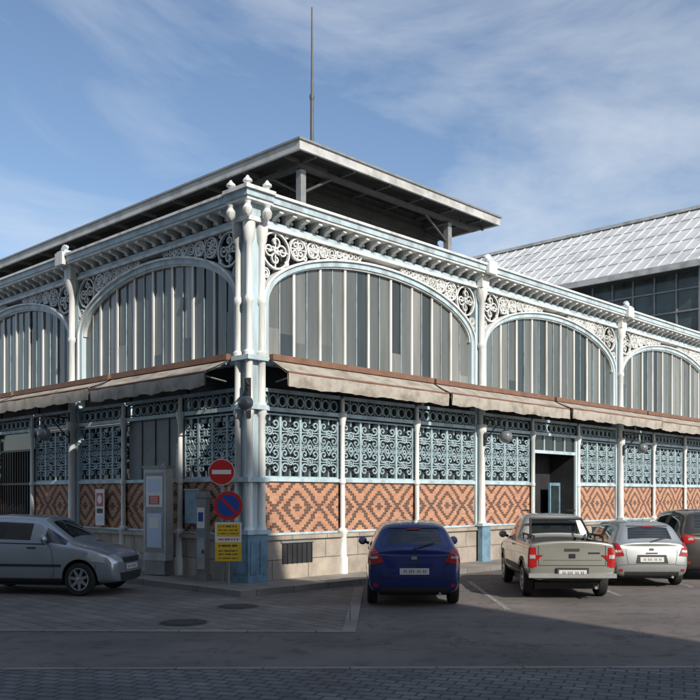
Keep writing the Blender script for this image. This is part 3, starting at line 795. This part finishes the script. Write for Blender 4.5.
    P.obj('lights_and_trim',root,recalc=False); H.obj('fittings',root); Wm.obj('wheels',root)
    return root
hz=[.05,.05,.02,0,.05,.07,.09,.09,.07]
HATCH=[(0,.755,.30,.56,.92,.66,.965,hz),(.09,.81,.24,.58,.96,.69,1.01),(.15,.825,.22,.58,.975,.69,1.04),(.42,.845,.20,.60,1.0,.60,1.41),(.50,.845,.19,.60,1.0,.595,1.44),(.66,.85,.19,.60,1.0,.60,1.465),(1.30,.855,.18,.60,.985,.615,1.49),(1.38,.855,.18,.60,.983,.615,1.49),(2.18,.855,.18,.60,.965,.60,1.46),(2.26,.855,.18,.60,.96,.60,1.44),(2.92,.845,.19,.60,.94,.66,1.01),(3.0,.84,.19,.60,.93,.66,.985),(3.45,.82,.20,.58,.84,.62,.91),(3.75,.76,.22,.52,.72,.54,.79),(3.86,.68,.26,.48,.62,.46,.68)]
def hm2(k,row):
    if row<=0: return 2
    if row==1: return 2 if 1<k<12 else 0
    if k==2 and row==7: return 1
    if row==5 and k in (5,7,9): return 1
    if row==5 and k==6: return 2
    if row==7 and k==9: return 1
    return 0
BLUEP=paint('blue_car_paint',(.010,.025,.15),.35,.25); SILP=paint('silver_car_paint',(.42,.45,.45),.7,.35); GRYP=paint('silver_blue_paint',(.36,.40,.45),.6,.33)
BRNP=paint('brown_car_paint',(.07,.06,.055),.6,.3); PKP=paint('pickup_paint',(.31,.31,.28),.6,.36)
make_car('parked_car',HATCH,hm2,(.72,3.12),.31,BLUEP,(1.14,15.62,.004),math.radians(-1),sc=(1.0,1,1.01))
make_car('parked_car',HATCH,hm2,(.72,3.12),.30,SILP,(6.5,19.0,.004),math.radians(-1),sc=(.97,.97,.95),spokes=7,style=1)
make_car('parked_car',HATCH,hm2,(.72,3.12),.31,BRNP,(8.55,20.4,.004),math.radians(-2),sc=(1.05,1.1,1.1),spokes=6,style=2)
hd=math.radians(-100)
fx=Vector((-4.42,17.95,0)); dirv=Vector((-math.sin(hd),math.cos(hd),0)); 
make_car('parked_car',HATCH,hm2,(.72,3.12),.31,GRYP,fx-dirv*3.9+Vector((0,.1,.008)),hd,sc=(1.0,1.0,1.06),spokes=7)
PICK=[(0,.80,.40,.62,1.04,.74,1.09,[.02,.02,.0,0,.02,.02,.02,.02,.02]),(.05,.82,.36,.62,1.07,.75,1.11),(.12,.825,.34,.62,1.075,.755,1.115),(1.60,.83,.32,.62,1.075,.755,1.115),(1.68,.83,.30,.62,1.075,.74,1.12),(1.80,.83,.30,.62,1.08,.62,1.54),(1.88,.83,.30,.62,1.08,.61,1.575),(2.0,.83,.30,.62,1.075,.61,1.60),(2.70,.83,.28,.62,1.06,.60,1.59),(2.78,.83,.28,.62,1.05,.60,1.575),(3.38,.83,.28,.62,1.02,.66,1.09),(3.46,.83,.28,.62,1.01,.66,1.06),(4.0,.82,.28,.60,.93,.62,.98),(4.3,.76,.30,.56,.82,.56,.88),(4.42,.70,.34,.52,.72,.5,.78)]
def pkm(k,row):
    if row<=0: return 2
    if row==1: return 2 if 2<k<12 else 0
    if k==4 and row==7: return 1
    if row==5 and k in (7,9): return 1
    if row==7 and k==9: return 1
    return 0
make_car('pickup_truck',PICK,pkm,(.85,3.55),.33,PKP,(4.2,16.7,.004),math.radians(-2),kind='pickup',cut=(-.64,.64,.10,1.56,.66,1.4),spokes=6)

# ------------------------------------------------------------ signs
SRED=mat('sign_red',(.50,.02,.02),.4,0,.05,3); SWHT=mat('sign_white',(.72,.72,.70),.4,0,.05,3); SBLU=mat('sign_blue',(.02,.07,.32),.4,0,.05,3); SYEL=mat('sign_yellow',(.70,.47,.03),.5,0,.06,4); STXT=mat('sign_text',(.03,.03,.03),.6,0,0)
def post(g,h): g.cyl((0,0,0),(0,0,h),.03,.03,12,GREYM); g.lathe((0,0,h),[(.032,0),(.03,.02),(.01,.03)],12,GREYM)
def disc(g,z,r,y,t,m,n=40): g.lathe((0,y,z),[(r,0),(r,-t)],n,m,'y')
def no_entry(loc,rot):
    g=MB(); post(g,2.75); disc(g,2.36,.28,-.04,.018,GREYM); disc(g,2.36,.275,-.058,.004,SWHT); disc(g,2.36,.262,-.062,.003,SRED)
    g.box(-.20,.20,-.069,-.0655,2.315,2.405,SWHT); g.box(-.05,.05,-.045,.04,2.3,2.34,GREYM)
    o=g.obj('no_entry_sign'); o.location=loc; o.rotation_euler=(0,0,rot)
def no_stop(loc,rot):
    g=MB(); post(g,2.02); z=1.66; disc(g,z,.30,-.04,.018,GREYM); disc(g,z,.295,-.058,.004,SRED); disc(g,z,.23,-.062,.003,SBLU)
    g.strip([(.16,z-.16),(-.16,z+.16)],.055,-.0685,-.0655,SRED)
    g.box(-.28,.28,-.055,-.037,.50,1.32,GREYM); g.box(-.272,.272,-.058,-.0553,.508,.90,SYEL); g.box(-.272,.272,-.0585,-.0553,.90,1.312,SWHT)
    g.box(-.24,.24,-.0605,-.0587,1.02,1.28,SYEL)
    random.seed(3)
    for r,(zz,h) in enumerate(((1.21,.035),(1.14,.022),(1.07,.022),(.945,.03),(.81,.04),(.71,.025),(.64,.025),(.56,.022))):
        x=-.20
        while x<.18:
            w=random.uniform(.014,.035); g.box(x,min(.22,x+w),-.0625,-.061,zz,zz+h,STXT if r!=3 else SRED); x+=w+random.choice((.008,.008,.03))
    o=g.obj('no_stopping_sign'); o.location=loc; o.rotation_euler=(0,0,rot)
no_entry((-2.70,18.62,kz),0.05); no_stop((-2.52,18.35,kz),.03)
g=MB(); POST1=mat('poster_print',(.35,.42,.55),.5,0,.5,9,dirt=(.6,.6,.62))
g.box(-.30,.30,-.12,.12,0.02,.35,GREYM); g.box(-.34,.34,-.13,.13,.35,2.5,FASC); g.box(-.36,.36,-.15,.15,2.5,2.56,GREYM)
g.box(-.28,.28,-.138,-.132,.55,2.4,GREYM); g.box(-.25,.25,-.143,-.139,1.6,2.32,SWHT); g.box(-.20,.20,-.146,-.1432,1.95,2.25,POST1); g.box(-.16,.16,-.146,-.1432,1.66,1.86,SRED); g.box(-.22,.22,-.143,-.139,.65,1.45,POST1); g.box(-.15,.15,-.147,-.144,1.1,1.35,SWHT)
for q in range(4): g.box(-.12,.12,-.149,-.1475,1.69+q*.042,1.705+q*.042,SWHT)
o=g.obj('notice_cabinet'); o.location=W(-.5,2.75,kz); o.rotation_euler=(0,0,TH-math.pi/2+.25)
g=MB(); g.box(-.22,.22,-.02,.0,0,.95,SWHT); g.box(-.17,.17,-.024,-.021,.5,.85,SRED); g.box(-.15,.15,-.024,-.021,.32,.44,STXT); g.box(-.15,.15,-.024,-.021,.1,.25,POST1)
g.lathe((0,-.024,.68),[(.11,0),(.11,-.004)],20,SWHT,'y')
o=g.obj('wall_poster'); o.location=W(-.11,6.0,1.2); o.rotation_euler=(0,0,TH-math.pi/2)
g=MB(); g.box(-.12,.12,-.10,.10,0,1.82,GREYM); g.box(-.15,.15,-.13,.13,0,.12,GREYM); g.prism([(-.15,1.82),(.15,1.82),(.11,1.96),(-.11,1.96)],-.12,.12,GREYM)
g.box(-.09,.09,-.112,-.103,.25,.95,FASC); g.box(-.09,.09,-.112,-.103,1.15,1.6,SWHT); g.box(-.06,.06,-.116,-.1125,1.3,1.5,SBLU); g.box(.04,.07,-.13,-.113,.6,.68,BLK)
o=g.obj('utility_cabinet'); o.location=W(-.55,.95,kz); o.rotation_euler=(0,0,TH-math.pi/2+.45)
g=MB(); g.box(-.28,.28,-.06,.1,0,.75,BLUED); g.box(-.30,.30,-.08,.1,.75,.79,GREYM); g.box(-.22,.22,-.064,-.061,.08,.68,BLUED); g.cyl((.2,.05,-1.2),(.2,.05,0),.02,.02,8,GREYM)
o=g.obj('meter_box'); o.location=W(-.20,1.75,1.35); o.rotation_euler=(0,0,TH-math.pi/2)
GLOBE=mat('lamp_globe',(.16,.18,.19),.15,0,.1,6,coat=.5)
def lamp(a,b,z,rot,big=1.):
    g=MB(); 
    g.box(-.05,.05,-.02,.02,-.1,.75,BLK)
    g.cyl((0,0,.6),(0,-.75,.62),.02,.02,8,BLK); g.cyl((0,0,.05),(0,-.55,.6),.016,.016,8,BLK); g.cyl((0,-.7,.62),(0,-.7,.36),.015,.015,8,BLK)
    R=.18*big
    g.lathe((0,-.7,.30-R),[(R*math.sin(math.pi*q/14)+.002,-R*math.cos(math.pi*q/14)) for q in range(15)],20,GLOBE)
    g.lathe((0,-.7,.24),[(R*.8,-.06),(R*.85,-.02),(R*.3,.08),(.03,.14)],16,BLK)
    sp=spiral(-.28,.42,.13,1.3,0)
    for (p,q),(p2,q2) in zip(sp[:-1],sp[1:]): g.cyl((0,p,q),(0,p2,q2),.012,.012,5,BLK)
    o=g.obj('wall_lamp'); o.location=W(a,b,z); o.rotation_euler=(0,0,rot)
lamp(-.24,-.24,3.75,TH-math.pi/4,.9)
for k in (1,2): lamp(BR*k,-.27,3.5,TH)
lamp(-.27,BL,3.5,TH-math.pi/2)

# ------------------------------------------------------------ camera, light, sky
cam=D.cameras.new('camera'); co=D.objects.new('camera',cam); col.objects.link(co)
co.location=(0,0,2.0); co.rotation_euler=(math.radians(90),0,0)
cam.sensor_width=36; cam.lens=36*884/700; cam.shift_y=.207; cam.clip_end=4000; cam.clip_start=.1
scene.camera=co
el=math.radians(32); sv=Vector((.55*math.cos(el),-.835*math.cos(el),math.sin(el))).normalized()
sun=D.lights.new('sun','SUN'); sun.energy=5.0; sun.angle=math.radians(.53); sun.color=(1,.92,.81)
so=D.objects.new('sun',sun); col.objects.link(so); so.rotation_euler=sv.to_track_quat('Z','Y').to_euler(); so.location=(20,-30,30)
w=D.worlds.new('World'); scene.world=w; w.use_nodes=True; N=w.node_tree.nodes; K=w.node_tree.links
bg=N['Background']; sky=N.new('ShaderNodeTexSky'); sky.sky_type='NISHITA'; sky.sun_disc=False
sky.sun_elevation=el; sky.sun_rotation=math.atan2(sv.x,sv.y); sky.air_density=1.0; sky.dust_density=.8; sky.ozone_density=2.0
tc=N.new('ShaderNodeTexCoord'); mp=N.new('ShaderNodeMapping'); mp.inputs['Scale'].default_value=(1.2,2.0,3.6); mp.inputs['Rotation'].default_value=(.15,.5,.4); mp.inputs['Location'].default_value=(3.1,1.7,.4); K.new(tc.outputs['Generated'],mp.inputs['Vector'])
n=N.new('ShaderNodeTexNoise'); n.inputs['Scale'].default_value=1.5; n.inputs['Detail'].default_value=10; n.inputs['Roughness'].default_value=.58; n.inputs['Distortion'].default_value=.6; K.new(mp.outputs[0],n.inputs['Vector'])
r=N.new('ShaderNodeValToRGB'); r.color_ramp.elements[0].position=.42; r.color_ramp.elements[0].color=(0,0,0,1); r.color_ramp.elements[1].position=.80; r.color_ramp.elements[1].color=(.85,.85,.85,1); K.new(n.outputs['Fac'],r.inputs['Fac'])
c=mixc(N,K,r.outputs['Color'],sky.outputs[0],(5.8,6.1,6.5))
K.new(c,bg.inputs['Color']); bg.inputs['Strength'].default_value=.145
scene.view_settings.view_transform='Standard'; scene.view_settings.look='None'; scene.view_settings.exposure=0
